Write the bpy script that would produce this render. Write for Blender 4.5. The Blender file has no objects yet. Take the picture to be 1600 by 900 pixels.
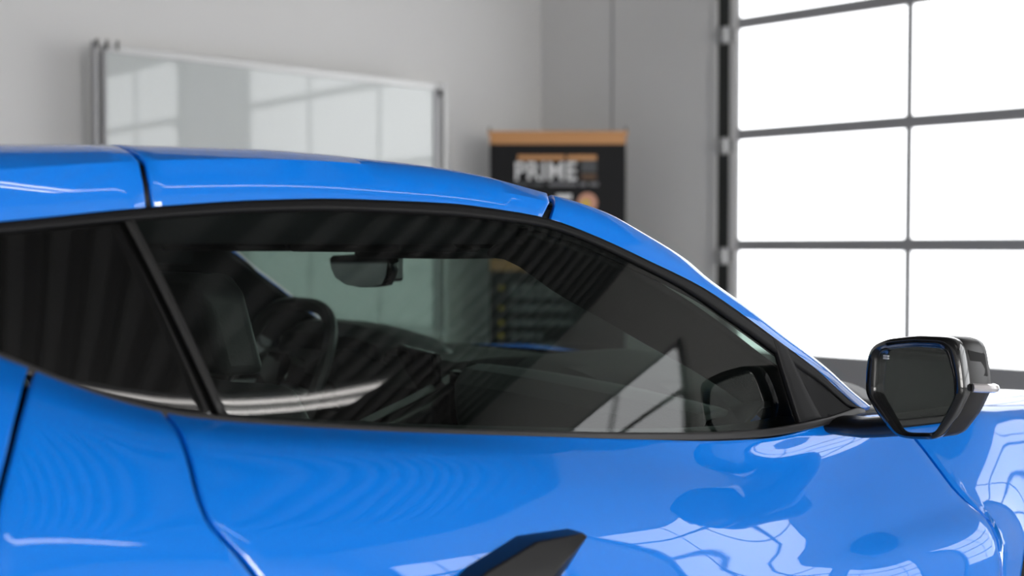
import bpy, math, random
from mathutils import Vector, Matrix
random.seed(7)
C = bpy.context.scene.collection
SC = bpy.context.scene

# ------------------------------------------------------------------ camera
cam_data = bpy.data.cameras.new('camera')
cam = bpy.data.objects.new('camera', cam_data); C.objects.link(cam)
SC.camera = cam
YAW = math.radians(51.0); PITCH = math.atan(64 / 1900)
CAM = Vector((-1.514, -1.96, 1.10))
cam.location = CAM
cam.rotation_euler = (math.pi / 2 - PITCH, 0, YAW - math.pi / 2)
cam_data.sensor_width = 36.0
cam_data.lens = 36.0 * 1900 / 1600
cam_data.clip_start = 0.02; cam_data.clip_end = 200
cam_data.dof.use_dof = True
cam_data.dof.focus_distance = 1.80
cam_data.dof.aperture_fstop = 2.8

# ------------------------------------------------------------------ world, exposure
w = bpy.data.worlds.new('world'); SC.world = w; w.use_nodes = True
bg = w.node_tree.nodes['Background']
bg.inputs[0].default_value = (0.85, 0.92, 1.0, 1); bg.inputs[1].default_value = 1.0
SC.view_settings.view_transform = 'Standard'; SC.view_settings.look = 'None'
SC.view_settings.gamma = 1.0; SC.view_settings.use_curve_mapping = False
SC.view_settings.exposure = 0.0
SC.cycles.transparent_max_bounces = 24
SC.cycles.max_bounces = 10
SC.cycles.diffuse_bounces = 6
PANE_LIGHT = 3.4          # daylight behind the frosted garage door panes
PANE_FILL = 16.5            # glow of the unseen side doors, added to brighten walls and car
TUBE_LIGHT = 9.0         # ceiling tube lamps

# ------------------------------------------------------------------ materials
def mat(name, col, rough=0.5, metal=0.0, coat=0.0, spec=0.5, coat_rough=0.03, coat_ior=1.5):
    m = bpy.data.materials.new(name); m.use_nodes = True
    b = m.node_tree.nodes['Principled BSDF']
    b.inputs['Base Color'].default_value = (*col, 1)
    b.inputs['Roughness'].default_value = rough
    b.inputs['Metallic'].default_value = metal
    b.inputs['Coat Weight'].default_value = coat
    b.inputs['Coat Roughness'].default_value = coat_rough
    b.inputs['Coat IOR'].default_value = coat_ior
    b.inputs['Specular IOR Level'].default_value = spec
    return m

def noisy(m, scale, bump=0.0, var=0.0, detail=3):
    nt = m.node_tree; b = nt.nodes['Principled BSDF']
    tc = nt.nodes.new('ShaderNodeTexCoord'); n = nt.nodes.new('ShaderNodeTexNoise')
    n.inputs['Scale'].default_value = scale; n.inputs['Detail'].default_value = detail
    nt.links.new(tc.outputs['Object'], n.inputs['Vector'])
    if bump:
        bp = nt.nodes.new('ShaderNodeBump'); bp.inputs['Strength'].default_value = bump
        bp.inputs['Distance'].default_value = 0.002
        nt.links.new(n.outputs['Fac'], bp.inputs['Height']); nt.links.new(bp.outputs['Normal'], b.inputs['Normal'])
    if var:
        c = b.inputs['Base Color'].default_value[:]
        r = nt.nodes.new('ShaderNodeValToRGB')
        r.color_ramp.elements[0].position = 0.3; r.color_ramp.elements[1].position = 0.7
        r.color_ramp.elements[0].color = (*[x * (1 - var) for x in c[:3]], 1)
        r.color_ramp.elements[1].color = (*[min(1, x * (1 + var)) for x in c[:3]], 1)
        nt.links.new(n.outputs['Fac'], r.inputs['Fac']); nt.links.new(r.outputs['Color'], b.inputs['Base Color'])
    return m

def emit(name, col, strength):
    m = bpy.data.materials.new(name); m.use_nodes = True
    nt = m.node_tree; nt.nodes.remove(nt.nodes['Principled BSDF'])
    e = nt.nodes.new('ShaderNodeEmission'); e.inputs[0].default_value = (*col, 1); e.inputs[1].default_value = strength
    nt.links.new(e.outputs[0], nt.nodes['Material Output'].inputs['Surface'])
    return m

def thin_glass(name, tint, r0=0.075):
    """thin sheet of glass: tinted see-through plus a Schlick mirror reflection"""
    m = bpy.data.materials.new(name); m.use_nodes = True
    nt = m.node_tree; nt.nodes.remove(nt.nodes['Principled BSDF'])
    N = nt.nodes.new
    geo = N('ShaderNodeNewGeometry'); dot = N('ShaderNodeVectorMath'); dot.operation = 'DOT_PRODUCT'
    nt.links.new(geo.outputs['Normal'], dot.inputs[0]); nt.links.new(geo.outputs['Incoming'], dot.inputs[1])
    ab = N('ShaderNodeMath'); ab.operation = 'ABSOLUTE'; nt.links.new(dot.outputs['Value'], ab.inputs[0])
    inv = N('ShaderNodeMath'); inv.operation = 'SUBTRACT'; inv.inputs[0].default_value = 1; nt.links.new(ab.outputs[0], inv.inputs[1])
    pw = N('ShaderNodeMath'); pw.operation = 'POWER'; pw.inputs[1].default_value = 5; nt.links.new(inv.outputs[0], pw.inputs[0])
    ma = N('ShaderNodeMath'); ma.operation = 'MULTIPLY_ADD'; ma.inputs[1].default_value = 1 - r0; ma.inputs[2].default_value = r0
    nt.links.new(pw.outputs[0], ma.inputs[0])
    tr = N('ShaderNodeBsdfTransparent'); tr.inputs[0].default_value = (*tint, 1)
    gl = N('ShaderNodeBsdfGlossy'); gl.inputs['Roughness'].default_value = 0.0; gl.inputs['Color'].default_value = (1, 1, 1, 1)
    mx = N('ShaderNodeMixShader')
    nt.links.new(ma.outputs[0], mx.inputs[0]); nt.links.new(tr.outputs[0], mx.inputs[1]); nt.links.new(gl.outputs[0], mx.inputs[2])
    nt.links.new(mx.outputs[0], nt.nodes['Material Output'].inputs['Surface'])
    return m

M = {}
M['paint'] = mat('blue_paint', (0.0, 0.24, 0.98), 0.5, coat=1.0, spec=0.1, coat_rough=0.022, coat_ior=1.75)
M['gloss_black'] = mat('gloss_black', (0.008, 0.008, 0.009), 0.12, coat=0.6)
M['seal'] = mat('black_rubber', (0.006, 0.006, 0.007), 0.55, spec=0.3)
M['trim'] = mat('satin_black_trim', (0.035, 0.034, 0.036), 0.32)
M['sail'] = mat('satin_sail_panel', (0.012, 0.012, 0.013), 0.6, spec=0.2)
M['seal_grey'] = mat('grey_pillar_strip', (0.020, 0.020, 0.020), 0.5, spec=0.3)
M['blade'] = mat('satin_black_blade', (0.012, 0.012, 0.013), 0.4, spec=0.35)
M['shell'] = mat('satin_black_shell', (0.014, 0.013, 0.014), 0.38, spec=0.4)
M['under'] = mat('dark_underbody', (0.004, 0.004, 0.005), 0.9, spec=0.1)
M['side_glass'] = thin_glass('tinted_side_glass', (0.42, 0.47, 0.45), 0.062)
M['quarter_glass'] = mat('black_quarter_glass', (0.004, 0.004, 0.004), 0.02, spec=0.6)
M['windshield'] = thin_glass('green_windshield', (0.62, 0.78, 0.70), 0.06)
M['leather'] = noisy(mat('dark_leather', (0.040, 0.043, 0.044), 0.5), 300, 0.3)
M['suede'] = noisy(mat('dark_headliner', (0.022, 0.024, 0.025), 0.9, spec=0.2), 400, 0.2)
M['pad'] = noisy(mat('grey_leather_pad', (0.13, 0.145, 0.145), 0.5), 300, 0.3)
M['piano'] = mat('piano_black', (0.003, 0.003, 0.003), 0.12)
M['satin'] = mat('satin_metal', (0.35, 0.36, 0.37), 0.35, metal=1.0)
M['chrome'] = mat('chrome', (0.75, 0.76, 0.78), 0.12, metal=1.0)
M['mirror'] = mat('mirror_silver', (0.62, 0.66, 0.66), 0.0, metal=1.0)
M['lens'] = mat('clear_lens', (0.62, 0.60, 0.62), 0.08, coat=1.0)
M['rubber'] = mat('tyre_rubber', (0.012, 0.012, 0.012), 0.8)
M['wheel'] = mat('dark_wheel', (0.03, 0.03, 0.032), 0.3, metal=0.8)
M['wall'] = noisy(mat('white_wall_panel', (0.70, 0.695, 0.69), 0.6, spec=0.3), 1.2, 0.0, 0.02)
M['floor'] = noisy(mat('grey_epoxy_floor', (0.45, 0.45, 0.44), 0.3), 2.5, 0.0, 0.15)
M['deck'] = mat('grey_ceiling_deck', (0.15, 0.15, 0.15), 0.55)
M['alu'] = mat('grey_aluminium', (0.34, 0.34, 0.35), 0.45, metal=0.3)
M['alu_light'] = mat('light_aluminium', (0.62, 0.62, 0.62), 0.4, metal=0.3)
M['track'] = mat('dark_track', (0.012, 0.014, 0.013), 0.6)
M['hinge'] = mat('galvanised_hinge', (0.36, 0.36, 0.36), 0.5, metal=0.1)
M['pane'] = emit('daylit_frosted_pane', (0.97, 0.985, 1.0), PANE_LIGHT)
M['pane_fill'] = emit('fill_light_pane', (1.0, 0.98, 0.95), PANE_FILL)  # fill light in the form of frosted panes, for the added side doors
M['tube'] = emit('lit_tube', (1.0, 0.96, 0.93), TUBE_LIGHT)
M['lamp_body'] = mat('white_lamp_body', (0.7, 0.7, 0.7), 0.5)
M['board'] = mat('glossy_whiteboard', (0.50, 0.53, 0.525), 0.25, coat=1.0, coat_rough=0.015, coat_ior=1.6)
M['bracket'] = mat('grey_bracket', (0.10, 0.10, 0.09), 0.5)
M['banner'] = mat('black_banner_print', (0.009, 0.009, 0.010), 0.6, spec=0.2)
M['orange'] = mat('orange_banner_print', (0.56, 0.27, 0.10), 0.55)
M['white_print'] = mat('white_banner_print', (0.72, 0.72, 0.72), 0.55)
M['grey_print'] = mat('grey_banner_print', (0.16, 0.16, 0.17), 0.55)
M['dim_print'] = mat('dark_grey_banner_print', (0.06, 0.065, 0.07), 0.55)
M['yellow_print'] = mat('yellow_banner_print', (0.65, 0.45, 0.06), 0.55)

# ------------------------------------------------------------------ helpers
class MB:
    def __init__(s): s.v = []; s.f = []
    def add(s, vs, fs):
        o = len(s.v); s.v += [tuple(p) for p in vs]; s.f += [tuple(i + o for i in f) for f in fs]; return s
    def box(s, lo, hi, fr=None):
        x0, y0, z0 = lo; x1, y1, z1 = hi
        vs = [(x0, y0, z0), (x1, y0, z0), (x1, y1, z0), (x0, y1, z0), (x0, y0, z1), (x1, y0, z1), (x1, y1, z1), (x0, y1, z1)]
        if fr: vs = [fr(*p) for p in vs]
        return s.add(vs, [(3, 2, 1, 0), (4, 5, 6, 7), (0, 1, 5, 4), (1, 2, 6, 5), (2, 3, 7, 6), (3, 0, 4, 7)])
    def grid(s, rows):
        n = len(rows[0]); vs = [p for r in rows for p in r]
        fs = [(i * n + j, i * n + j + 1, (i + 1) * n + j + 1, (i + 1) * n + j) for i in range(len(rows) - 1) for j in range(n - 1)]
        return s.add(vs, fs)
    def rings(s, rings, caps=(True, True), closed=True):
        n = len(rings[0]); vs = [p for r in rings for p in r]; fs = []
        for i in range(len(rings) - 1):
            for j in range(n if closed else n - 1):
                k = (j + 1) % n
                fs.append((i * n + j, i * n + k, (i + 1) * n + k, (i + 1) * n + j))
        if caps[0]: fs.append(tuple(range(n - 1, -1, -1)))
        if caps[1]: fs.append(tuple((len(rings) - 1) * n + j for j in range(n)))
        return s.add(vs, fs)
    def tube(s, pts, r, n=8, ry=None):
        pts = [Vector(p) for p in pts]; rings = []
        up = Vector((0, 0, 1))
        for i, p in enumerate(pts):
            t = (pts[min(i + 1, len(pts) - 1)] - pts[max(i - 1, 0)]).normalized()
            a = t.cross(up)
            if a.length < 1e-3: a = t.cross(Vector((0, 1, 0)))
            a.normalize(); b = a.cross(t)
            rr = r[i] if isinstance(r, (list, tuple)) else r
            rings.append([p + a * rr * math.cos(2 * math.pi * k / n) + b * (ry or rr) * math.sin(2 * math.pi * k / n) for k in range(n)])
        return s.rings(rings)
    def lathe(s, prof, n, fr):
        """prof: (radius, height) list; fr maps (x, y, z) with z the axis"""
        rings = [[fr(r * math.cos(2 * math.pi * k / n), r * math.sin(2 * math.pi * k / n), h) for k in range(n)] for r, h in prof]
        return s.rings(rings)
    def build(s, name, m, parent=None, smooth=True, bevel=0.0, solid=0.0, sub=0, seg=2, angle=35, off=-1):
        me = bpy.data.meshes.new(name); me.from_pydata(s.v, [], s.f); me.update()
        o = bpy.data.objects.new(name, me); C.objects.link(o)
        me.materials.append(m)
        if smooth:
            for p in me.polygons: p.use_smooth = True
        if sub:
            d = o.modifiers.new('sub', 'SUBSURF'); d.levels = sub; d.render_levels = sub
        if solid:
            d = o.modifiers.new('solid', 'SOLIDIFY'); d.thickness = solid; d.offset = off; d.use_even_offset = False
        if bevel:
            d = o.modifiers.new('bevel', 'BEVEL'); d.width = bevel; d.segments = seg; d.limit_method = 'ANGLE'; d.angle_limit = math.radians(50)
        if smooth and not sub:
            try: me.set_sharp_from_angle(angle=math.radians(angle))
            except Exception: pass
        if parent: o.parent = parent
        return o

def part(o, name, m, parent, **k): return o.build(name, m, parent, **k)

def empty(name, loc=(0, 0, 0)):
    o = bpy.data.objects.new(name, None); C.objects.link(o); o.location = loc; o.empty_display_size = 0.1
    return o
def tag(o, label=None, cat=None, group=None, kind=None):
    if label: o['label'] = label
    if cat: o['category'] = cat
    if group: o['group'] = group
    if kind: o['kind'] = kind
    return o
def copy_tree(o, parent=None):
    c = o.copy(); C.objects.link(c)
    if parent: c.parent = parent
    for ch in list(o.children): copy_tree(ch, c)
    return c

def pchip(pts):
    """smooth monotone interpolation through (x, y) points"""
    xs = [p[0] for p in pts]; ys = [p[1] for p in pts]; n = len(xs)
    d = [(ys[i + 1] - ys[i]) / (xs[i + 1] - xs[i]) for i in range(n - 1)]
    m = [d[0]] + [0 if d[i - 1] * d[i] <= 0 else 2 * d[i - 1] * d[i] / (d[i - 1] + d[i]) for i in range(1, n - 1)] + [d[-1]]
    def f(x):
        if x <= xs[0]: return ys[0] + m[0] * (x - xs[0])
        if x >= xs[-1]: return ys[-1] + m[-1] * (x - xs[-1])
        i = 0
        while x > xs[i + 1]: i += 1
        h = xs[i + 1] - xs[i]; t = (x - xs[i]) / h
        return ((2 * t**3 - 3 * t**2 + 1) * ys[i] + (t**3 - 2 * t**2 + t) * h * m[i]
                + (-2 * t**3 + 3 * t**2) * ys[i + 1] + (t**3 - t**2) * h * m[i + 1])
    return f
def spline(pts, n):
    """n points along a Catmull-Rom curve through 3D points, spaced by chord length"""
    pts = [Vector(p) for p in pts]; s = [0.0]
    for i in range(1, len(pts)): s.append(s[-1] + max(1e-6, (pts[i] - pts[i - 1]).length))
    fs = [cubic(s, [p[k] for p in pts]) for k in range(3)]
    return [Vector([f(s[-1] * i / (n - 1)) for f in fs]) for i in range(n)]
def cubic(xs, ys):
    n = len(xs)
    m = []
    for i in range(n):
        if i == 0: m.append((ys[1] - ys[0]) / (xs[1] - xs[0]))
        elif i == n - 1: m.append((ys[-1] - ys[-2]) / (xs[-1] - xs[-2]))
        else: m.append((ys[i + 1] - ys[i - 1]) / (xs[i + 1] - xs[i - 1]))
    def f(x):
        i = 0
        while i < n - 2 and x > xs[i + 1]: i += 1
        h = xs[i + 1] - xs[i]; t = (x - xs[i]) / h
        return ((2 * t**3 - 3 * t**2 + 1) * ys[i] + (t**3 - 2 * t**2 + t) * h * m[i]
                + (-2 * t**3 + 3 * t**2) * ys[i + 1] + (t**3 - t**2) * h * m[i + 1])
    return f
def lerp(a, b, t): return a + (b - a) * t
def lin(a, b, n): return [lerp(a, b, i / (n - 1)) for i in range(n)]
def flipy(pts): return [Vector((p[0], -p[1], p[2])) for p in pts]

# ------------------------------------------------------------------ room shell
# room frame: s runs along the garage door wall from the corner, t runs back from that wall, z up
K = Vector((3.514, 3.958, 0)); AS = Vector((0.123, -0.992, 0)).normalized(); AT = Vector((-AS.y * -1, 0, 0))
AT = Vector((-0.992, -0.123, 0)).normalized()
def RM(s, t, z): return K + AS * s + AT * t + Vector((0, 0, z))
S1, T1, H = 13.8, 13.0, 4.6
D1, D2, D3, DW = 1.47, 5.88, 10.29, 3.0            # left edges of the two garage doors, and their width
DZ0, PH, DTOP = 0.50, 0.61, 2.97
def struct(mb, name, m, **k):
    o = mb.build(name, m, None, smooth=False, **k); tag(o, kind='structure'); return o
struct(MB().box((-0.2, -0.2, -0.1), (S1 + .2, T1 + .2, 0.0), RM), 'floor', M['floor'])
struct(MB().box((-0.2, -0.2, 0), (0, T1 + .2, H + .2), RM), 'wall_left', M['wall'])
wf = MB()
for a, b in ((-0.2, D1), (D1 + DW, D2), (D2 + DW, D3), (D3 + DW, S1 + .2)): wf.box((a, -0.2, 0), (b, 0, H + .2), RM)
for a in (D1, D2, D3): wf.box((a, -0.2, DTOP), (a + DW, 0, H + .2), RM)
wall_front = struct(wf, 'wall_front', M['wall'])
for s in (0.585,):
    part(MB().box((s - .006, 0, 0), (s + .006, .004, H), RM), 'panel_joint', M['alu'], wall_front, smooth=False)
SIDE = (4.2, 8.6)                        # near edges of the two doors in the right wall, added as fill light
wr = MB()
for a, b in ((-0.2, SIDE[0]), (SIDE[0] + DW, SIDE[1]), (SIDE[1] + DW, T1 + .2)): wr.box((S1, a, 0), (S1 + .2, b, H + .2), RM)
for a in SIDE: wr.box((S1, a, DTOP), (S1 + .2, a + DW, H + .2), RM)
struct(wr, 'wall_right', M['wall'])
struct(MB().box((-0.2, T1, 0), (S1 + .2, T1 + .2, H + .2), RM), 'wall_back', M['wall'])
# corrugated roof deck, ribs running along s
rows = []; pitch = 0.20; t = 0.0
while t < T1:
    for dt, dz in ((0, 0), (.08, 0), (.095, .10), (.185, .10)):
        rows.append([RM(-.1, t + dt, H + dz), RM(S1 + .1, t + dt, H + dz)])
    t += pitch
struct(MB().grid(rows), 'ceiling', M['deck'])

def garage_door(name, s0, side=False, pane=None):
    pane = pane or M['pane']
    d = empty(name, RM(S1, s0, 0) if side else RM(s0, 0, 0)); tag(d, kind='structure')
    fr = lambda s, t, z: (RM(S1 - t, s0 + s, z) if side else RM(s0 + s, t, z)) - d.location
    def P(lo, hi, nm, m, parent=d, **k): return part(MB().box(lo, hi, fr), nm, m, parent, smooth=False, **k)
    xs = [0.0, 1.0, 2.0, 3.0]
    P((0, -.05, 0), (DW, -.01, DZ0 - .02), 'bottom_panel', M['alu'])
    zs = [DZ0 + PH * i for i in range(5)]
    for i, z in enumerate(zs):
        P((-.045, -.045, z - .031), (DW, -.005, z + .031), 'rail', M['alu'])
    for x in xs:
        hw = .028 if x in (0.0, 3.0) else .016
        x0 = x + (-.02 if x == 0 else .02 if x == 3 else 0)
        for i in range(4):
            P((x0 - hw, -.042, zs[i] + .022), (x0 + hw, -.008, zs[i + 1] - .022), 'stile', M['alu'])
    for i in range(4):
        for j in range(3):
            P((xs[j] + .005, -.030, zs[i] + .015), (xs[j + 1] - .005, -.024, zs[i + 1] - .015), 'pane', pane)
    for sx, sg in ((-.082, 1), (DW + .082, -1)):
        P((sx - .038, -.03, 0), (sx + .034, .01, DTOP), 'track', M['track'])
        P((sx - .07 if sg > 0 else sx + .038, 0, 0), (sx - .038 if sg > 0 else sx + .07, .02, DTOP), 'jamb_trim', M['wall'])
        for z in (zs[1] - .06, zs[2] - .06, zs[3] - .06, zs[4] - .06, .46):
            MBx = MB().lathe([(.020, -.02), (.036, -.02), (.036, .02), (.02, .02)], 14, lambda a, b, c, sx=sx, z=z, sg=sg: fr(sx + .02 * sg + c, .035 + b * .8, z + a * 1.3))
            h = MBx.build('hinge', M['hinge'], d)
            part(MB().box((sx + (0 if sg > 0 else -.075), -.004, z - .035), (sx + (.075 if sg > 0 else 0), .012, z + .035), fr), 'hinge_plate', M['hinge'], d, smooth=False)
    return d
garage_door('door_1', D1)
garage_door('door_2', D2)
garage_door('door_3', D3)
for i, s_ in enumerate(SIDE): garage_door('door_%d' % (4 + i), s_, True, M['pane_fill'])  # unseen glowing doors, added to light the car side and left wall

# ------------------------------------------------------------------ ceiling tube lamps
def tube_lamp(s, t, z, L, label, turn=0.0):
    d = empty('tube_lamp', RM(s, t, z))
    tag(d, label, 'lamp')
    ct, st = math.cos(turn), math.sin(turn)
    fr = lambda a, b, c: RM(s + a * ct - b * st, t + a * st + b * ct, z + c) - d.location
    part(MB().box((-.09, -L / 2, .02), (.09, L / 2, .08), fr), 'housing', M['lamp_body'], d, smooth=False)
    for o in (-.06, .06):
        part(MB().tube([fr(o, -L / 2 + .03, 0), fr(o, L / 2 - .03, 0)], .014, 8), 'tube', M['tube'], d)
    for b in (-L / 2 + .3, L / 2 - .3):
        part(MB().tube([fr(0, b, .08), fr(0, b, H + .03 - z)], .006, 6), 'hanger', M['alu'], d)
    return d
LAMPS = [(8.76, 3.895)]
for i, (s, t) in enumerate(LAMPS):
    tube_lamp(s, t, 4.1, 3.7, 'twin tube lamp under the ceiling, seen only as a streak reflected in the car', math.radians(38))

# ------------------------------------------------------------------ whiteboard on its stand
wb = empty('whiteboard', RM(1.95, .22, 0))
wb.rotation_euler = (0, 0, 0)
tag(wb, 'large glossy whiteboard on a wheeled stand in front of the left wall', 'whiteboard')
E0 = Vector((0.471, 3.429, 0)); E1 = Vector((2.468, 3.580, 0))
ex = (E1 - E0).normalized(); ey = Vector((ex.y, -ex.x, 0)); WL = (E1 - E0).length
def WB(a, b, c): return E0 + ex * a + ey * b + Vector((0, 0, c)) - wb.location
ZB0, ZB1 = 0.60, 2.005
part(MB().box((.03, -.012, ZB0 + .02), (WL - .02, .0, ZB1 - .02), WB), 'board', M['board'], wb, smooth=False)
for lo, hi in (((.03, -.016, ZB1 - .035), (WL, .012, ZB1)), ((.03, -.016, ZB0), (WL, .012, ZB0 + .03))):
    part(MB().box(lo, hi, WB), 'frame_rail', M['alu_light'], wb, smooth=False, bevel=.004)
for lo, hi in (((.028, -.016, ZB0), (.046, .012, ZB1)), ((WL - .06, -.016, ZB0), (WL - .025, .012, ZB1))):
    part(MB().box(lo, hi, WB), 'frame_stile', M['alu'], wb, smooth=False, bevel=.004)
for a in (-.01, WL + .012):
    part(MB().box((a - .010, -.02, .10), (a + .010, .02, ZB1 + .01), WB), 'post', M['alu'] if a < 0 else M['alu_light'], wb, smooth=False, bevel=.004)
    ft = part(MB().box((a - .025, -.30, .06), (a + .025, .30, .10), WB), 'foot', M['alu'], wb, smooth=False, bevel=.005)
    for b in (-.27, .27):
        part(MB().lathe([(.03, -.012), (.03, .012)], 14, lambda x, y, z, a=a, b=b: WB(a + z, b + x, .031 + y)), 'caster', M['rubber'], ft)
for a in (-.01, .035, .085):
    part(MB().lathe([(.012, 0), (.022, .003), (.022, .022), (.014, .028)], 12, lambda x, y, z, a=a: WB(a, .02 + z, ZB1 - .005 + y)), 'pivot_knob', M['bracket'], wb)
part(MB().lathe([(.012, 0), (.020, .003), (.020, .022), (.014, .028)], 12, lambda x, y, z: WB(WL - .03, .012 + z, ZB1 - .05 + y)), 'pivot_knob', M['bracket'], wb)
part(MB().box((.5, .0, ZB0 - .01), (WL - .1, .07, ZB0 + .015), WB), 'pen_tray', M['alu'], wb, smooth=False, bevel=.004)

# ------------------------------------------------------------------ roll-up banner in the corner
B0 = Vector((2.746, 3.502, 0)); B1 = Vector((3.347, 3.015, 0)); bx = (B1 - B0).normalized(); by = Vector((bx.y, -bx.x, 0)); BW = (B1 - B0).length
bn = empty('roll_up_banner', tuple((B0 + B1) / 2)); tag(bn, 'black roll-up banner with orange bands and white lettering in the corner', 'banner')
BT = 1.746
def BN(a, b, c): return B0 + bx * a + by * b + Vector((0, 0, c)) - bn.location
def bpart(lo, hi, nm, m, **k): return part(MB().box(lo, hi, BN), nm, m, bn, smooth=False, **k)
bpart((0, -.003, .10), (BW, .0, BT), 'banner_sheet', M['banner'])
bpart((-.012, -.012, BT - .008), (BW + .012, .006, BT + .012), 'top_rail', M['orange'], bevel=.003)
bpart((-.02, -.09, 0), (BW + .02, .09, .10), 'base_cassette', M['alu'], bevel=.01)
part(MB().tube([BN(BW / 2, -.03, .09), BN(BW / 2, -.03, BT)], .010, 8), 'support_pole', M['alu'], bn)
for a in (.0, BW): part(MB().tube([BN(a, -.003, BT + .01), BN(a, -.003, BT + .035)], .007, 8), 'end_cap', M['bracket'], bn)
bpart((0, .0005, BT - .062), (BW, .002, BT - .008), 'orange_band', M['orange'])
bpart((0, .0005, .965), (BW, .002, 1.035), 'orange_band', M['orange'])
px = BW / 213.0
bpart((44 * px, .0005, 1.594), (117 * px, .002, 1.622), 'logo_bar', M['orange'])
bpart((121 * px, .0005, 1.594), (167 * px, .002, 1.622), 'logo_bar', M['orange'])
def text(body, a, c, size, m, name, sx=1.0, off=0.0, sp=1.0):
    cu = bpy.data.curves.new(name, 'FONT'); cu.body = body; cu.size = size; cu.extrude = .0006; cu.offset = off; cu.space_character = sp
    o = bpy.data.objects.new(name, cu); C.objects.link(o); o.parent = bn
    mx = Matrix((( bx.x * sx, 0, by.x), (bx.y * sx, 0, by.y), (0, 1, 0))).to_4x4()
    mx.translation = BN(a, .0015, c)
    o.matrix_local = mx; cu.materials.append(m)
    bpy.context.view_layer.update()
    me = bpy.data.meshes.new_from_object(o.evaluated_get(bpy.context.evaluated_depsgraph_get())); me.materials.clear(); me.materials.append(m)
    o2 = bpy.data.objects.new(name, me); C.objects.link(o2); o2.parent = bn; o2.matrix_local = mx
    bpy.data.objects.remove(o); o2.name = name; return o2
text('PRIME', 38 * px, 1.482, .145, M['white_print'], 'lettering', 0.89, .0028, 1.06)
bpart((143 * px, .0005, 1.525), (167 * px, .002, 1.590), 'logo_block', M['dim_print'])
bpart((143 * px, .0005, 1.484), (167 * px, .002, 1.515), 'logo_block', mat('brown_banner_print', (.10, .05, .02), .55))
for a0, a1, m in ((38, 62, 'dim_print'), (66, 84, 'dim_print'), (92, 136, 'grey_print'), (140, 152, 'grey_print'), (156, 170, 'grey_print')):
    bpart((a0 * px, .0005, 1.447), (a1 * px, .002, 1.466), 'small_print', M[m])
bpart((104 * px, .0005, 1.37), (128 * px, .002, 1.40), 'small_print', M['white_print'])
part(MB().lathe([(.056, 0), (.056, .0015)], 32, lambda x, y, z: BN(153 * px + x, .0005 + z, 1.352 + y)), 'round_emblem', mat('salmon_banner_print', (.60, .30, .20), .55), bn)
part(MB().lathe([(.026, 0), (.026, .001)], 20, lambda x, y, z: BN(150 * px + x, .002 + z, 1.345 + y)), 'emblem_centre', M['yellow_print'], bn)
for y, wds, two in ((450, (88,), 0), (461, (82,), 1), (482, (96,), 0), (505, (98,), 0), (525, (52,), 0), (540, (74,), 1)):
    z = 1.10 - (y - 386) * 6.9 / 1900
    if not two:
        star = []
        for k in range(10):
            r = .020 if k % 2 == 0 else .009; th = math.pi / 2 + k * math.pi / 5
            star.append((r * math.cos(th), r * math.sin(th)))
        part(MB().rings([[BN(18 * px + a, .0005, z + b) for a, b in star], [BN(18 * px + a, .002, z + b) for a, b in star]]), 'star_bullet', M['yellow_print'], bn, smooth=False)
    x = 32.0
    for wd in wds:
        k = 0
        while x < 32 + wd:
            L = (14, 22, 9, 18, 12)[k % 5]; e = min(x + L, 32 + wd)
            bpart((x * px, .0005, z - .016), (e * px, .002, z + .016), 'small_print', M['grey_print']); x = e + 3; k += 1

# ------------------------------------------------------------------ the car: X forward, Y to the car's left, Z up
car = empty('sports_car', (0, 0, 0))
tag(car, 'glossy blue sports car with tinted windows and black mirrors facing the garage door', 'car')

def SIDE_Y(X, z):
    """the right side glass as one smooth sheet: y from X and height"""
    dz = z - .84
    u = min(1, max(0, (X + 1.0) / .85)); u = u * u * (3 - 2 * u)
    return -(.80 + .035 * (X + .35)) + lerp(.35, .19, u) * dz + lerp(.22, .17, u) * dz * abs(dz)
belt = [(-2.0, 1.060), (-1.6, 1.072), (-1.4, 1.058), (-1.28, 1.033), (-1.155, 0.983), (-1.098, 0.955), (-1.037, 0.930), (-0.979, 0.913), (-0.841, 0.891), (-0.711, 0.874), (-0.500, 0.851), (-0.353, 0.836), (-0.193, 0.823), (-0.092, 0.819), (0.025, 0.824), (0.128, 0.834), (.26, .829)]
zb = pchip(belt); yb = lambda X: SIDE_Y(X, zb(X))
rail = [(-2.7, .98), (-2.0, 1.052), (-1.5, 1.092), (-1.3, 1.109), (-1.135, 1.124), (-1.014, 1.138), (-0.924, 1.147), (-0.846, 1.153), (-0.735, 1.157), (-0.661, 1.156), (-0.589, 1.154), (-0.514, 1.147), (-0.447, 1.137), (-0.368, 1.112), (-0.291, 1.081), (-0.190, 1.039), (-0.129, 1.005), (-0.057, 0.961), (0.023, 0.912), (0.127, 0.841), (.22, .829)]
zr = pchip(rail); yr = lambda X: SIDE_Y(X, zr(X))
fd = pchip([(-1.2, .010), (-.85, .012), (-.57, .014), (-.41, .011), (-.25, .014), (-.15, .022), (-.036, .022), (.1, .012), (.165, .002)])     # black reveal depth under the roof rail

def G(X, w, off=0.0):
    """point on the side glass sheet, w from belt (0) to roof rail (1); off pushes it outward"""
    z = lerp(zb(X), zr(X), w)
    return Vector((X, SIDE_Y(X, z) - off * .88, z + off * .45))
def wz(X, dz, top=False):
    h = max(1e-4, zr(X) - zb(X)); return min(1, max(0, 1 - dz / h if top else dz / h))

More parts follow.
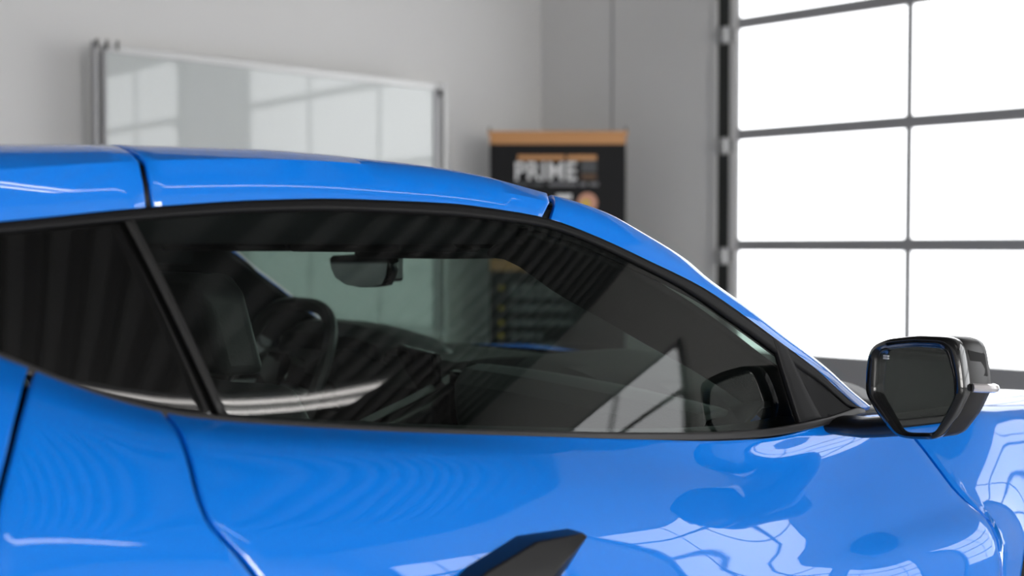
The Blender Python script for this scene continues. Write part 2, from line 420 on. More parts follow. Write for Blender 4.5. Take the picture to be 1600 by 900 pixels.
def gpanel(cutA, cutB, w0, w1, nx, nw, off):
    rows = []
    for j in range(nw):
        r = []
        for i in range(nx):
            u = i / (nx - 1)
            Xg = lerp(cutA(.5), cutB(.5), u)
            ww = lerp(w0(Xg), w1(Xg), j / (nw - 1))
            for _ in range(2):
                X = lerp(cutA(ww), cutB(ww), u); ww = lerp(w0(X), w1(X), j / (nw - 1))
            r.append(G(X, ww, off))
        rows.append(r)
    return rows
cl = lambda a, b: (lambda w: lerp(a, b, w))     # cut line: X at the belt, X at the rail
w_belt = lambda X: wz(X, .012); w_top = lambda X: max(wz(X, fd(X), True), wz(X, .012)); W0 = lambda X: 0.0; W1f = lambda X: 1.0
def both(rows, name, m, far_m=None, **k):
    part(MB().grid(rows), name, m, car, **k)
    part(MB().grid([flipy(r)[::-1] for r in rows]), name, far_m or m, car, **k)
strip_a, strip_b = cl(-.936, -1.009), cl(-.926, -.998)
bar_a, bar_b = cl(-.028, -.062), cl(.030, -.033)
both(gpanel(strip_b, bar_a, W0, W1f, 60, 16, 0.0), 'door_window', M['side_glass'])
both(gpanel(cl(-1.75, -1.75), strip_a, W0, W1f, 40, 14, 0.0), 'quarter_window', M['quarter_glass'], solid=.004)
both(gpanel(strip_a, strip_b, w_belt, W1f, 3, 14, 0.0015), 'pillar_seal', M['seal_grey'], solid=.002)
both(gpanel(bar_a, bar_b, w_belt, W1f, 4, 14, 0.006), 'window_divider', M['seal'], solid=.010, bevel=.002)
both(gpanel(bar_b, cl(.128, .128), w_belt, w_top, 24, 10, 0.004), 'sail_panel', M['sail'], solid=.006, bevel=.0015)
both(gpanel(cl(-1.75, -1.75), cl(.128, .128), w_top, W1f, 90, 4, 0.005), 'window_frame', M['seal'], solid=.008)
both(gpanel(cl(-1.60, -1.60), cl(.128, .128), W0, w_belt, 100, 4, 0.006), 'belt_trim', M['trim'], solid=.008, bevel=.002)

# roof: rows from the rail (v = 0) over the crown to the centre line
top = [(-2.7, -.42, 1.03), (-2.0, -.50, 1.12), (-1.5, -.530, 1.185), (-1.3, -.536, 1.203), (-1.104, -0.552, 1.214), (-0.998, -0.555, 1.219), (-0.883, -0.562, 1.222), (-0.802, -0.571, 1.223), (-0.734, -0.580, 1.221), (-0.665, -0.592, 1.217), (-0.586, -0.609, 1.211), (-0.499, -0.637, 1.198), (-0.410, -0.668, 1.176), (-0.363, -0.682, 1.164), (-0.313, -0.695, 1.148), (-0.261, -0.707, 1.123), (-0.189, -0.722, 1.085), (-0.142, -0.733, 1.050), (-0.072, -0.749, 1.007), (-0.002, -0.764, 0.960), (0.053, -0.776, 0.925), (0.084, -0.784, 0.903), (0.123, -0.792, 0.872), (0.174, -0.797, 0.839)]
yt = pchip([(-2.7, -.42), (-2.0, -.50), (-1.3, -.536), (-0.883, -0.562), (-0.734, -0.580), (-0.586, -0.609), (-0.410, -0.668)]); zt = pchip([(p[0], p[2]) for p in top])
def roof_pts(X, Xt=None):
    Xt = X if Xt is None else Xt
    a = Vector((X, yr(X), zr(X))); b = Vector((Xt, yt(Xt), zt(Xt)))
    m1 = Vector((lerp(X, Xt, .30), lerp(a.y, b.y, .07), lerp(a.z, b.z, .38)))
    m2 = Vector((lerp(X, Xt, .65), lerp(a.y, b.y, .205), lerp(a.z, b.z, .74)))
    c = Vector((Xt, b.y * .66, b.z + .006)); d = Vector((Xt, b.y * .33, b.z + .010)); e = Vector((Xt, 0, b.z + .011))
    return [a, m1, m2, b, c, d, e]
def roof_section(X, n, Xt=None):
    h = spline(roof_pts(X, Xt), n)
    return h + [Vector((p.x, -p.y, p.z)) for p in h[-2::-1]]
def roof_panel(name, xs, m):
    part(MB().grid([roof_section(a, 26, b) for a, b in xs][::-1]), name, m, car, solid=.010, bevel=.003)
roof_panel('roof_panel', [(lerp(-.970, -.450, i / 30), lerp(-.973, -.413, i / 30)) for i in range(31)], M['paint'])
roof_panel('rear_roof', [(lerp(-1.75, -.977, i / 24), lerp(-1.75, -.980, i / 24)) for i in range(25)], M['paint'])
# black gutter under the roof joints
part(MB().grid([[p + Vector((0, .006 if p.y < 0 else -.006, -.016)) for p in roof_section(a, 20, b)] for a, b in ((-.463, -.426), (-.444, -.407), (-.425, -.385))][::-1]), 'roof_joint_seal', M['seal'], car, solid=.004)
part(MB().grid([[p + Vector((0, .004 if p.y < 0 else -.004, -.008)) for p in roof_section(a, 20, a)] for a in (-.99, -.97, -.95)][::-1]), 'roof_joint_seal', M['seal'], car, solid=.004)
# rear deck and tail
tail = [roof_section(lerp(-1.756, -2.7, i / 16), 20) for i in range(17)]
part(MB().grid(tail), 'engine_cover', M['gloss_black'], car, solid=.008)

# A-pillars, header and windshield
NP = 40
Lc = spline([(-.437, yr(-.437), zr(-.437))] + [(x, yr(x), z) for x, z in rail if -.40 < x < .19], NP)
Tc = spline([(-.400, -.671, 1.173)] + [p for p in top if p[0] > -.37], NP)
Ts = [Vector((p.x, p.y, p.z)) for p in Tc]
def pillar_row(i):
    a, b = Lc[i], Tc[i]
    n = Vector((0, -.82, .57)); k = (b - a).length
    m1 = lerp(a, b, .40) + n * .16 * k; m2 = lerp(a, b, .78) + n * .13 * k
    inb = b + Vector((-.002, .007, -.002))
    return spline([a, m1, m2, b, inb], 12)
both([pillar_row(i) for i in range(NP)][::-1], 'windshield_pillar', M['paint'], solid=.010, bevel=.0025)
NU = 41
def ws_row(v, inset=.012):
    i = v * (NP - 1); k = min(NP - 2, int(i)); e = Tc[k].lerp(Tc[k + 1], i - k)
    yE = -e.y - .018
    bul = lerp(.07, .40, v)
    r = []
    for j in range(NU):
        q = -1 + 2 * j / (NU - 1); c = 1 - abs(q) ** 2.4
        r.append(Vector((e.x + bul * c, q * yE, e.z + c * lerp(.006, -.030, v) + lerp(.0, .022, min(1, max(0, v) * 2.5)) * (1 - abs(q) ** 9))))
    return r
part(MB().grid([ws_row(v) for v in lin(.06, 1.0, 40)]), 'windshield', M['windshield'], car)
hdr = []
wr0 = ws_row(.075)
for k in lin(0, 1, 5):
    r = []
    for j in range(NU):
        q = -1 + 2 * j / (NU - 1); yA = q * .660
        pA = Vector((-.424 + .03 * (1 - abs(q)), yA, zt(-.42) - .010 + .013 * (1 - q * q)))
        r.append(pA.lerp(wr0[j] + Vector((0, 0, -.004)), k) + Vector((0, 0, .003 * k * (1 - k) * 4 * (1 - q ** 4))))
    hdr.append(r)
part(MB().grid(hdr), 'windshield_header', M['gloss_black'], car, solid=.006)

# ---------------- lower body
rows_def = [   # each row: (X, y, z) stations, from belt down to the sill
    [(-3.0, -.55, .93), (-2.5, -.64, 1.00), (-2.0, yb(-2.0), 1.06), (-1.6, yb(-1.6), 1.072)] + [(b[0], yb(b[0]) + .10 * max(0, b[0] + .12), b[1]) for b in belt if -1.45 < b[0] < .2] + [(.30, -.765, .828), (.45, -.745, .822), (.70, -.70, .812), (1.0, -.66, .755), (1.35, -.58, .66), (1.62, -.42, .50)],
    [(-3.0, -.70, .90), (-2.5, -.80, .985), (-2.0, -.84, .995), (-1.6, -.800, 1.00), (-1.2, -.800, .955), (-1.0, -.816, .897), (-.7, -.832, .853), (-.4, -.828, .812), (-.1, -.8165, .782), (.1, -.8035, .788), (.26, -.790, .802), (.45, -.815, .810), (.70, -.79, .812), (1.0, -.76, .745), (1.35, -.66, .64), (1.64, -.48, .48)],
    [(-3.0, -.82, .84), (-2.5, -.90, .90), (-2.0, -.92, .90), (-1.6, -.915, .885), (-1.2, -.864, .885), (-1.0, -.866, .850), (-.7, -.874, .807), (-.4, -.868, .770), (-.1, -.842, .740), (.1, -.836, .745), (.26, -.838, .754), (.45, -.850, .785), (.70, -.858, .785), (1.0, -.84, .71), (1.35, -.72, .60), (1.66, -.52, .45)],
    [(-3.0, -.88, .76), (-2.5, -.945, .80), (-2.0, -.96, .80), (-1.6, -.95, .79), (-1.2, -.904, .80), (-1.0, -.900, .782), (-.7, -.903, .742), (-.4, -.899, .707), (-.1, -.885, .674), (.1, -.894, .682), (.26, -.896, .690), (.45, -.890, .705), (.70, -.90, .71), (1.0, -.89, .65), (1.35, -.77, .54), (1.68, -.55, .40)],
    [(-3.0, -.90, .60), (-2.5, -.955, .62), (-2.0, -.965, .62), (-1.6, -.955, .61), (-1.2, -.93, .64), (-1.0, -.924, .62), (-.7, -.926, .61), (-.4, -.922, .59), (-.1, -.919, .60), (.1, -.944, .61), (.26, -.956, .612), (.45, -.93, .58), (.70, -.94, .57), (1.0, -.92, .53), (1.35, -.81, .44), (1.69, -.58, .34)],
    [(-3.0, -.88, .42), (-2.5, -.95, .42), (-2.0, -.96, .42), (-1.6, -.95, .40), (-1.2, -.93, .38), (-1.0, -.92, .38), (-.7, -.918, .38), (-.4, -.915, .36), (-.1, -.930, .40), (.1, -.948, .40), (.26, -.950, .38), (.45, -.94, .37), (.70, -.95, .40), (1.0, -.93, .36), (1.35, -.82, .31), (1.69, -.59, .27)],
    [(-3.0, -.82, .22), (-2.5, -.90, .18), (-2.0, -.92, .17), (-1.6, -.92, .16), (-1.2, -.91, .16), (-1.0, -.905, .16), (-.7, -.90, .16), (-.4, -.90, .16), (-.1, -.90, .16), (.1, -.90, .16), (.26, -.90, .16), (.45, -.91, .16), (.70, -.92, .16), (1.0, -.91, .16), (1.35, -.80, .16), (1.68, -.58, .16)],
]
rowf = [(pchip([(p[0], p[1]) for p in r]), pchip([(p[0], p[2]) for p in r])) for r in rows_def]
SVN = len(rows_def)
def body(X, v):
    """point on the body side, v = 0 at the belt, 1 at the sill"""
    u = [i / (SVN - 1) for i in range(SVN)]
    fy = cubic(u, [f[0](X) for f in rowf]); fz = cubic(u, [f[1](X) for f in rowf])
    return Vector((X, fy(v), fz(v)))
WX = {'front': .685, 'rear': -2.06}; WR = .335
def bpanel(cutA, cutB, nx, nv, arch=None, v0=0.0, v1=1.0):
    rows = []
    grid = []
    for i in range(nx):
        u = i / (nx - 1); col = []
        vm = v1
        if arch:
            X = lerp(cutA(.6), cutB(.6), u); dx = abs(X - arch); R = .385
            if dx < R:
                za = WR + math.sqrt(R * R - dx * dx)
                lo, hi = 0.0, v1
                for _ in range(30):
                    mid = (lo + hi) / 2
                    if body(X, mid).z > za: lo = mid
                    else: hi = mid
                vm = lo
        for j in range(nv):
            v = lerp(v0, vm, j / (nv - 1)); X = lerp(cutA(v), cutB(v), u)
            col.append(body(X, v))
        grid.append(col)
    return [[grid[i][j] for i in range(nx)] for j in range(nv)]
cutF = pchip([(0, .250), (.2, .265), (.45, .268), (.58, .289), (.7, .282), (1, .26)])
cutR = pchip([(0, -1.003), (.08, -1.008), (.23, -1.016), (.32, -1.0195), (.385, -1.017), (.475, -.988), (.6, -.93), (1, -.85)])
cutQ = pchip([(0, -1.130), (.15, -1.160), (.25, -1.182), (.4, -1.212), (1, -1.25)])
g = .0028
def sh(f, d): return lambda v: f(v) + d
def paint_panel(name, *a, **k):
    both(bpanel(*a, **k)[::-1], name, M['paint'], solid=.010, bevel=.0022, off=1)
paint_panel('door', sh(cutR, g), sh(cutF, -g), 60, 40)
paint_panel('front_fender', sh(cutF, g), cl(1.30, 1.30), 70, 40, arch=WX['front'])
paint_panel('intake_panel', sh(cutQ, g), sh(cutR, -g), 16, 40)
paint_panel('rear_quarter', cl(-2.95, -2.95), sh(cutQ, -g), 80, 36, arch=WX['rear'])
paint_panel('front_bumper', cl(1.306, 1.306), cl(1.66, 1.66), 24, 30)
# dark inner body behind the shut lines
inner = [[body(X, v) + Vector((0, .016, -.006)) for X in lin(-1.6, .42, 60)] for v in lin(0.02, .95, 20)]
both(inner[::-1], 'inner_body', M['under'])
# deck between the rear quarters, tail and nose
rd = []
for X in lin(-3.0, -1.60, 16):
    e = body(X, 0)
    o = Vector((X, yr(X) + .01, min(e.z, zr(X)) - .002)) if X > -2.7 else Vector((X, -.45, e.z))
    rd.append([e, lerp(e, o, .5), o])
both(rd, 'rear_deck', M['paint'], solid=.006)
tl = [[Vector((lerp(-2.7, -3.0, i / 6), y, lerp(1.03, .93, i / 6))) for y in lin(-.58, .58, 9)] for i in range(7)]
part(MB().grid(tl), 'tail_deck', M['paint'], car, solid=.006)
tr = []
for v in lin(0, 1, 14):
    e = body(-2.97, v); tr.append([Vector((e.x - .06 * (1 - (q ** 2)), q * -e.y, e.z)) for q in lin(-1, 1, 15)])
part(MB().grid(tr), 'tail_panel', M['gloss_black'], car, solid=.006)
# hood
hd = []
zc = pchip([(.2, .80), (.45, .795), (.75, .768), (1.0, .700), (1.35, .57), (1.66, .42)])
xfc = [.75]
def hood_row(k):
    r = []
    for q in lin(-1, 1, 33):
        c = 1 - abs(q) ** 2.4
        Xs = lerp(.305, 1.62, k); Xc = lerp(.302 + .40 + .012, 1.72, k)
        X = lerp(Xs, Xc, c)
        ey = body(Xs, 0); yy = ey.y * -q
        zz = lerp(ey.z, zc(X), min(1, 1.6 * c)) + .004 * math.cos(q * math.pi)
        if k == 1: zz -= .0
        r.append(Vector((X, -yy * -1 if False else q * -ey.y, zz)))
    return r
part(MB().grid([hood_row(k) for k in lin(0.0, 1, 40)]), 'hood', M['paint'], car, solid=.008, bevel=.002, off=-1)
cw = [[p + Vector((-.03, 0, -.004)) for p in ws_row(1.0)], [p + Vector((.05, 0, -.012)) for p in ws_row(1.0)]]
part(MB().grid(cw), 'cowl', M['seal'], car, solid=.01)
ns = []
for v in lin(0, 1, 10):
    e = body(1.66, v); ns.append([Vector((e.x + .10 * (1 - q * q), q * -e.y, e.z)) for q in lin(-1, 1, 15)])
part(MB().grid(ns[::-1]), 'nose', M['paint'], car, solid=.006)
part(MB().box((-2.75, -.76, .12), (1.30, .76, .20)), 'floor_pan', M['under'], car, smooth=False)

# side intake blade on each door
def blade(sg):
    path = [(-.566, -.925, .766), (-.610, -.940, .735), (-.665, -.950, .695), (-.735, -.955, .645), (-.82, -.955, .58)]
    wid = [.004, .055, .085, .10, .10]
    rings = []
    for (x, y, z), wd in zip(path, wid):
        up = Vector((-.72, .06, .69)).normalized() * wd
        p = Vector((x, y, z)); inn = Vector((.0, .055, 0))
        rg = [p, p + up * .25 + Vector((-.004, -.010, 0)), p + up, p + up + inn, p + inn]
        rings.append([Vector((q.x, q.y * sg, q.z)) for q in rg])
    if sg < 0: rings = [r[::-1] for r in rings]
    return MB().rings(rings)
for sg in (1, -1):
    part(blade(sg), 'intake_blade', M['blade'], car, bevel=.003)

# ---------------- wheels
def wheel(x, y, sg):
    wobj = bpy.data.objects.new('wheel', None); C.objects.link(wobj); wobj.parent = car; wobj.location = (x, y, WR)
    if sg < 0: wobj.rotation_euler = (0, 0, math.pi)
    return wobj
fr_w = lambda a, b, c: Vector((a, -c, b))
w0 = wheel(WX['front'], -.80, 1)
part(MB().rings([[fr_w(r_ * math.cos(2 * math.pi * k / 40), r_ * math.sin(2 * math.pi * k / 40), h_) for k in range(40)] for r_, h_ in ((.24, -.10), (.30, -.125), (.325, -.11), (.335, -.07), (.335, .07), (.325, .11), (.30, .125), (.24, .10))], caps=(False, False)), 'tyre', M['rubber'], w0)
rim = MB().rings([[fr_w(r_ * math.cos(2 * math.pi * k / 40), r_ * math.sin(2 * math.pi * k / 40), h_) for k in range(40)] for r_, h_ in ((.245, -.10), (.25, .10), (.235, .105), (.225, .06), (.225, -.10))], caps=(False, False))
for k in range(5):
    th = 2 * math.pi * k / 5
    for dl in (-.12, .12):
        a = Vector((math.cos(th + dl * 1.8), math.sin(th + dl * 1.8))); b = Vector((math.cos(th + dl), math.sin(th + dl)))
        rim.tube([fr_w(.05 * a.x, .05 * a.y, .075), fr_w(.232 * b.x, .232 * b.y, .09)], .014, 6)
rim.lathe([(.065, .05), (.065, .085), (.03, .09)], 16, fr_w)
rim.build('rim', M['wheel'], w0)
part(MB().lathe([(.19, -.02), (.19, .01)], 32, fr_w), 'brake_disc', M['satin'], w0)
for x, y, sg in ((WX['front'], .80, -1), (WX['rear'], -.80, 1), (WX['rear'], .80, -1)):
    c = copy_tree(w0); c.parent = car; c.location = (x, y, WR)
    if sg < 0: c.rotation_euler = (0, 0, math.pi)

for x in (WX['front'], WX['rear']):
    for sg in (-1, 1):
        wl = [[Vector((x + r_ * math.cos(a), sg * y_, WR + r_ * math.sin(a))) for a in lin(-.25, math.pi + .25, 24)] for y_, r_ in ((.875, .398), (.62, .398), (.60, .30), (.60, .02))]
        part(MB().grid(wl if sg < 0 else wl[::-1]), 'wheel_well', M['under'], car)
# ---------------- door mirrors
mo = [(-.898, .885), (-.899, .923), (-.903, .946), (-.912, .958), (-.935, .967), (-.981, .974), (-1.026, .975), (-1.039, .973), (-1.046, .962), (-1.053, .926), (-1.056, .900), (-1.039, .865), (-1.019, .838), (-1.012, .829), (-.974, .825), (-.953, .826), (-.944, .832), (-.919, .855), (-.903, .877)]
mg = [(-.914, .889), (-.916, .942), (-.922, .949), (-.953, .955), (-.980, .958), (-1.016, .959), (-1.027, .956), (-1.033, .939), (-1.039, .920), (-1.041, .894), (-1.032, .875), (-1.020, .853), (-1.011, .839), (-.968, .834), (-.957, .836), (-.935, .862), (-.915, .885)]
mc = Vector((0, -.982, .900))
def resample(poly, n):
    P = [Vector((0, a, b)) for a, b in poly]; Q = P + [P[0]]; s = [0]
    for i in range(len(P)): s.append(s[-1] + (Q[i + 1] - Q[i]).length)
    out = []
    for k in range(n):
        d = s[-1] * k / n; i = max(j for j in range(len(P)) if s[j] <= d)
        out.append(Q[i].lerp(Q[i + 1], (d - s[i]) / (s[i + 1] - s[i])))
    return out
def angular(poly, n):
    """resample a star-shaped outline by angle about the mirror centre"""
    P = [Vector((0, a, b)) - mc for a, b in poly]; out = []
    for k in range(n):
        th = 2 * math.pi * k / n; d = Vector((0, math.cos(th), math.sin(th))); best = None
        for i in range(len(P)):
            a, b = P[i], P[(i + 1) % len(P)]; e = b - a
            den = d.y * e.z - d.z * e.y
            if abs(den) < 1e-9: continue
            t = (a.y * e.z - a.z * e.y) / den; u = (a.y * d.z - a.z * d.y) / den
            if t > 0 and -1e-6 <= u <= 1 + 1e-6: best = t if best is None else min(best, t)
        out.append(mc + d * best)
    for _ in range(2): out = [(out[i - 1] + out[i] * 2 + out[(i + 1) % n]) / 4 for i in range(n)]
    return out
NM = 96
MO, MG = angular(mo, NM), angular(mg, NM)
def ring(base, x, k, dy=0, dz=0, zk=None): return [Vector((x, mc.y + (p.y - mc.y) * k + dy, mc.z + (p.z - mc.z) * (zk or k) + dz)) for p in base]
def side_mirror(sg):
    def f(pts): return [Vector((p.x, p.y * sg, p.z)) for p in pts][::sg]
    GL = lambda x, k=1.0: ring(MG, x, k)
    # bezel: glossy surround with a recessed lip round the glass
    h = MB().rings([f(r) for r in (GL(.030), GL(.020), GL(.017, 1.02), [a.lerp(b, .5) + Vector((.013, 0, 0)) for a, b in zip(MG, MO)], ring(MO, .016, .985), ring(MO, .022, 1.0), ring(MO, .034, 1.0), ring(MO, .038, .985))], caps=(False, False))
    hs = h.build('side_mirror', M['gloss_black'], car, angle=60)
    # shell behind
    b = MB().rings([f(r) for r in (ring(MO, .038, .965), ring(MO, .045, .985), ring(MO, .080, .985, 0, -.001), ring(MO, .100, .95, .002, -.002), ring(MO, .118, .84, .006, -.004), ring(MO, .132, .62, .010, -.005), ring(MO, .138, .32, .012, -.006))], caps=(False, True))
    b.build('mirror_shell', M['shell'], hs, angle=60)
    part(MB().add(f([Vector((.0235 + .075 * (p.y - mc.y) + .035 * (p.z - mc.z), p.y, p.z)) for p in GL(0, 1.012)]), [tuple(range(NM))[::1]]), 'mirror_glass', M['mirror'], hs, smooth=False)
    # turn signal strip wrapping the outer side
    ts = [Vector((.040, -1.056, .905)), Vector((.055, -1.066, .904)), Vector((.080, -1.066, .902)), Vector((.105, -1.050, .900))]
    part(MB().tube(f(spline(ts, 10))[::1], .0062, 8), 'turn_signal', M['lens'], hs)
    # upper cap ridge and lower skirt facets
    cap = [[Vector((x, y, z)) for x, y, z in r] for r in (
        [(.044, -1.052, .918), (.044, -1.047, .955), (.044, -1.035, .972)], [(.085, -1.053, .918), (.085, -1.048, .948), (.080, -1.030, .970)], [(.108, -1.040, .915), (.104, -1.030, .942), (.098, -1.010, .962)])]
    part(MB().grid([f(r) for r in cap]), 'mirror_cap', M['sail'], hs, solid=.004, bevel=.001, off=1)
    # arm down to the door
    secs = []
    for (x, y, z, a, c) in ((.075, -.80, .822, .040, .014), (.070, -.835, .824, .038, .016), (.062, -.87, .826, .030, .016), (.058, -.905, .832, .026, .016), (.060, -.95, .842, .024, .018)):
        secs.append(f([Vector((x + a * math.cos(t) , y, z + c * math.sin(t) - .25 * a * math.cos(t) * 0)) for t in [2 * math.pi * k / 16 for k in range(16)]]))
    part(MB().rings(secs), 'mirror_arm', M['shell'], hs, angle=60)
    return hs
sm = side_mirror(1)
part(MB().box((.0270, -.929, .936), (.0288, -.921, .9385)).box((.0270, -.929, .9395), (.0288, -.921, .942)), 'warning_icon', M['white_print'], sm, smooth=False)
side_mirror(-1)

# ---------------- cabin
def cab(mb, name, m, parent=car, **k): return part(mb, name, m, parent, **k)
# headliner
hl = [[Vector((X, y, lerp(1.130, 1.165, 1 - abs(y) / .60) - (.02 if X < -1.2 else 0))) for y in lin(-.60, .60, 13)] for X in lin(-1.6, -.34, 12)]
cab(MB().grid(hl[::-1]), 'headliner', M['suede'], solid=.006)
cab(MB().box((-.40, -.53, 1.098), (-.285, .53, 1.150)), 'header_trim', M['suede'], bevel=.012, seg=3)
for y0, y1, nm in ((.10, .44, 'sun_visor'), (-.44, -.10, 'sun_visor')):
    cab(MB().box((-.50, y0, 1.092), (-.345, y1, 1.106)), nm, M['suede'], bevel=.006, seg=3)
# pillar trims
def pil(pts_in, pts_out, sg_name):
    a = spline(pts_in, 20); b = spline(pts_out, 20)
    rows = [[p, p.lerp(q, .5) + Vector((0, .012 if p.y > 0 else -.012, .012)), q] for p, q in zip(a, b)]
    if a[0].y > 0: rows = rows[::-1]
    cab(MB().grid(rows), sg_name, M['suede'], solid=.012, bevel=.004)
fin = [(-.421, -.55, 1.096), (-.38, -.56, 1.087), (-.318, -.59, 1.039), (-.245, -.61, .999), (-.183, -.63, .963), (-.081, -.67, .903), (-.006, -.71, .842), (.02, -.72, .81)]
fout = [(-.45, -.68, 1.128), (-.39, -.69, 1.112), (-.33, -.705, 1.090), (-.25, -.725, 1.055), (-.16, -.745, 1.005), (-.06, -.765, .94), (.03, -.78, .88), (.08, -.785, .82)]
pil(fin, fout, 'pillar_trim')
pil([(-.325, .57, 1.12), (-.293, .58, 1.101), (-.116, .64, .995), (.097, .70, .871), (.19, .72, .81)], [(-.47, .63, 1.125), (-.43, .64, 1.095), (-.40, .69, 1.025), (-.217, .735, .959), (-.148, .75, .909), (.0, .76, .82)], 'pillar_trim')
for sgn in (1, -1):
    ln = [[Vector((p.x - .004, (p.y + .012) * sgn, p.z - .012)) for p in row] for row in (Lc, [a.lerp(b, .5) + Vector((0, -.004, .003)) for a, b in zip(Lc, Tc)], Tc, [p + Vector((0, .016 if sgn > 0 else .036, -.005)) for p in Tc])]
    cab(MB().grid(ln if sgn > 0 else ln[::-1]), 'pillar_lining', M['suede'], solid=.004)
for sgn, zb_ in ((1, 1.060), (-1, 1.104)):
    rl_ = [[Vector((X, sgn * .655, zr(X) - .012)), Vector((X, sgn * .625, zb_)), Vector((X, sgn * .60, zb_ + .004)), Vector((X, sgn * .585, 1.140))] for X in lin(-1.2, -.36, 12)]
    cab(MB().grid(rl_ if sgn < 0 else rl_[::-1]), 'roof_rail_trim', M['suede'], solid=.006)
# roof console pod and interior mirror
cab(MB().box((-.33, -.32, 1.080), (-.19, -.03, 1.100)), 'sensor_pod', M['suede'], bevel=.010, seg=3)
rv = [(.108, 1.078), (.095, 1.084), (0, 1.087), (-.085, 1.087), (-.102, 1.084), (-.108, 1.074), (-.100, 1.045), (-.085, 1.030), (-.06, 1.026), (0, 1.024), (.05, 1.028), (.085, 1.040), (.102, 1.058)]
rvx = -.30
def rvr(x, k): return [Vector((x, y * k - .0, 1.056 + (z - 1.056) * k)) for y, z in rv]
im = MB().rings([rvr(rvx + .004, .93), rvr(rvx, .96), rvr(rvx + .004, 1.0), rvr(rvx + .022, .98), rvr(rvx + .036, .75)]).build('interior_mirror', M['piano'], car, angle=60)
part(MB().add(rvr(rvx - .0006, .95), [tuple(range(len(rv)))[::-1]]), 'mirror_glass', M['mirror'], im, smooth=False)
part(MB().box((rvx + .03, -.045, 1.035), (rvx + .075, .0, 1.10)), 'mirror_mount', M['piano'], im, bevel=.006)
# dashboard
dash = []
for y in lin(-.74, .74, 38):
    k = abs(y) / .74
    hump = .030 * math.exp(-((y - .37) / .17) ** 4)
    xb = .62 - .36 * k ** 2
    pad = -.02 if y < -.12 else -.10
    dash.append([Vector((xb, y, .805)), Vector((lerp(xb, pad, .5), y, .845 + hump * .4 + (.034 * min(1, (-y - .02) / .12) * (1 - .5 * k) if y < -.02 else 0))), Vector((pad + .04, y, .866 + hump - .03 * k + (.014 if y < -.08 else 0))), Vector((pad - .02, y, .868 + hump - .03 * k + (.008 if y < -.08 else 0))), Vector((pad - .045, y, .845 - .02 * k + hump)), Vector((pad - .02, y, .74)), Vector((pad + .03, y, .55)), Vector((pad + .1, y, .25))])
cab(MB().grid([spline(r, 20) for r in dash]), 'dashboard', M['leather'], solid=.01)
# cluster hood in front of the driver
ch = []
for y in lin(.16, .60, 14):
    q = (y - .38) / .22; z = .925 - .045 * q ** 4
    ch.append([Vector((.05, y, z - .03)), Vector((-.06, y, z)), Vector((-.13, y, z + .004)), Vector((-.145, y, z - .012)), Vector((-.10, y, .84))])
cab(MB().grid([spline(r, 12) for r in ch]), 'cluster_hood', M['leather'], solid=.008)
# centre display, turned to the driver
cd = empty('display', (0, 0, 0)); cd.parent = car
cdf = lambda a, b, c: Vector((-.145 - .05 * 0 + .30 * a + b * .95, .04 + a - .30 * b, .835 + c - .25 * b))
part(MB().box((-.115, 0, -.06), (.115, .018, .065), cdf), 'display_housing', M['piano'], cd, smooth=False, bevel=.006)
part(MB().box((-.105, -.001, -.05), (.105, .0, .055), cdf), 'display_screen', M['piano'], cd, smooth=False)
# passenger side: tall ridge of the centre wall and the padded dash panel
rg = []
for t in lin(0, 1, 14):
    x = lerp(-.10, -.95, t); y = lerp(-.09, -.02, min(1, t * 1.6)); z = lerp(.875, .58, t ** .85)
    rg.append([Vector((x, y - .045, z - .30)), Vector((x, y - .040, z - .03)), Vector((x, y - .022, z)), Vector((x, y + .022, z)), Vector((x, y + .040, z - .03)), Vector((x, y + .05, z - .30))])
cab(MB().grid(rg), 'centre_ridge', M['piano'], solid=.01, bevel=.003)
pd = []
for y in lin(-.17, -.70, 24):
    k = (y + .17) / -.53
    zt_ = lerp(.872, .835, k ** 1.5) - .03 * max(0, (k - .15)) ** .5 * 0
    x0 = lerp(-.17, -.10, k)
    pd.append([Vector((x0 + .10, y, zt_ - .01)), Vector((x0 + .01, y, zt_)), Vector((x0 - .02, y, zt_ - .018)), Vector((x0 - .012, y, zt_ - .10)), Vector((x0 + .02, y, zt_ - .20)), Vector((x0 + .08, y, zt_ - .26))])
cab(MB().grid([spline(r, 16) for r in pd][::-1]), 'passenger_dash_pad', M['pad'], solid=.012, bevel=.004)
vent = cab(MB().box((-.165, -.165, .775), (-.06, -.10, .868)), 'air_vent', M['piano'], bevel=.008, seg=3)
part(MB().tube([(-.168, -.165, .86), (-.17, -.168, .80), (-.15, -.17, .76)], .004, 6), 'vent_trim', M['satin'], vent)
# steering wheel: flat-topped, flat-bottomed rim
swc = Vector((-.275, .37, .825)); tilt = math.radians(22)
swx = Vector((0, 1, 0)); swy = Vector((math.sin(tilt), 0, math.cos(tilt))); swn = Vector((-math.cos(tilt), 0, math.sin(tilt)))
stw = empty('steering_wheel', tuple(swc)); stw.parent = car
def SW(a, b, c): return swx * a + swy * b + swn * c
def sq(th, r=.178):
    n = 3.0; c, s_ = math.cos(th), math.sin(th); k = (abs(c) ** n + abs(s_) ** n) ** (-1 / n)
    return SW(c * r * k, s_ * r * .92 * k, 0)
ringsw = []
for i in range(48):
    th = 2 * math.pi * i / 48; p = sq(th); out = p.normalized()
    ringsw.append([p + out * .015 * math.cos(q) + swn * .015 * math.sin(q) for q in [2 * math.pi * k / 10 for k in range(10)]])
mbw = MB().rings(ringsw + [ringsw[0]], caps=(False, False)); part(mbw, 'rim', M['leather'], stw)
hub = [SW(a, b, .0) for a, b in ((-.06, .03), (-.045, .05), (.045, .05), (.06, .03), (.055, -.035), (.03, -.06), (-.03, -.06), (-.055, -.035))]
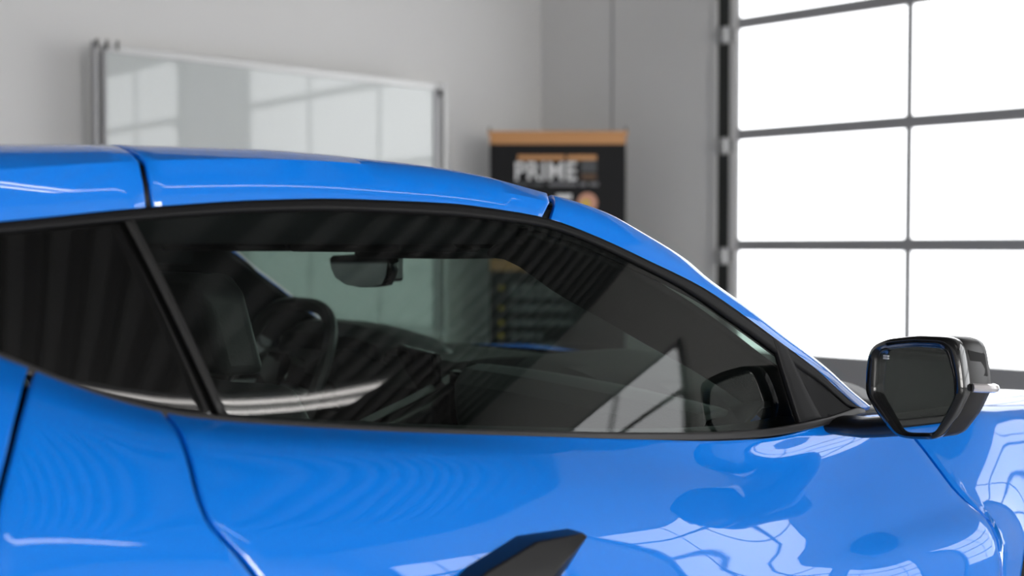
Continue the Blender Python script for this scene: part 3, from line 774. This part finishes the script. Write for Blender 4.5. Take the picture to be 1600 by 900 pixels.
part(MB().rings([[p * 1.0 - swn * .03 for p in hub], [p * 1.0 + swn * .012 for p in hub], [p * .8 + swn * .02 for p in hub]]), 'hub', M['piano'], stw, bevel=.004)
for pts in (((.05, -.02), (.165, -.03)), ((-.05, -.02), (-.165, -.03))):
    part(MB().tube([SW(*pts[0], 0), SW(*pts[1], 0)], .016, 8, .009), 'spoke', M['satin'], stw)
part(MB().tube([SW(0, 0, -.02), SW(0, 0, -.20)], .03, 10), 'column', M['piano'], stw)
# seats with tall side bolsters and fixed head restraints
def seat(y):
    s = empty('seat', (-.78, y, .22)); s.parent = car
    L = lambda p: Vector(p) - Vector((-.78, 0, .22))
    bk = []
    for t in lin(0, 1, 12):
        x = lerp(-.80, -1.02, t); z = lerp(.30, .92, t); wd = lerp(.25, .19, t ** 2); bo = lerp(.10, .03, t)
        bk.append([L((x - .10, -wd, z)), L((x + bo, -wd, z)), L((x + bo * .9, -wd * .72, z)), L((x + .0, -wd * .5, z)), L((x, 0, z)), L((x, wd * .5, z)), L((x + bo * .9, wd * .72, z)), L((x + bo, wd, z)), L((x - .10, wd, z))])
    part(MB().rings(bk, closed=True), 'backrest', M['leather'], s, bevel=.015, seg=3)
    hr = [L(p) for p in ((-1.06, -.12, .93), (-1.00, -.13, .93), (-.985, 0, .93), (-1.00, .13, .93), (-1.06, .12, .93))]
    h2 = [p + Vector((-.03, 0, .11)) for p in hr]; h3 = [Vector((p.x - .035, p.y * .75, p.z + .135)) for p in hr]
    part(MB().rings([hr, h2, h3]), 'head_restraint', M['leather'], s, bevel=.014, seg=3)
    cu = []
    for t in lin(0, 1, 8):
        x = lerp(-.86, -.34, t); z = .34 + .03 * t; wd = .26; bo = .07
        cu.append([L((x, -wd, z - .16)), L((x, -wd, z + bo)), L((x, -wd * .75, z + bo * .8)), L((x, -wd * .5, z)), L((x, 0, z)), L((x, wd * .5, z)), L((x, wd * .75, z + bo * .8)), L((x, wd, z + bo)), L((x, wd, z - .16))])
    part(MB().rings(cu, closed=True), 'cushion', M['leather'], s, bevel=.015, seg=3)
    return s
s1 = seat(-.37); s1.location.x += .25
s2 = seat(.37); s2.location.x += .12
# bulkhead, cabin floor, door cards
cab(MB().box((-1.24, -.60, .2), (-1.16, .60, 1.0)), 'bulkhead', M['suede'], bevel=.01)
for sg in (-1, 1):
    dc = [[Vector((X, sg * (abs(yb(X)) - o), zb(X) - dz)) for X in lin(-1.1, .22, 24)] for o, dz in ((.012, .004), (.07, -.004), (.10, .03), (.11, .16), (.06, .30), (.10, .50))]
    cab(MB().grid(dc if sg > 0 else dc[::-1]), 'door_card', M['leather'], solid=.008)
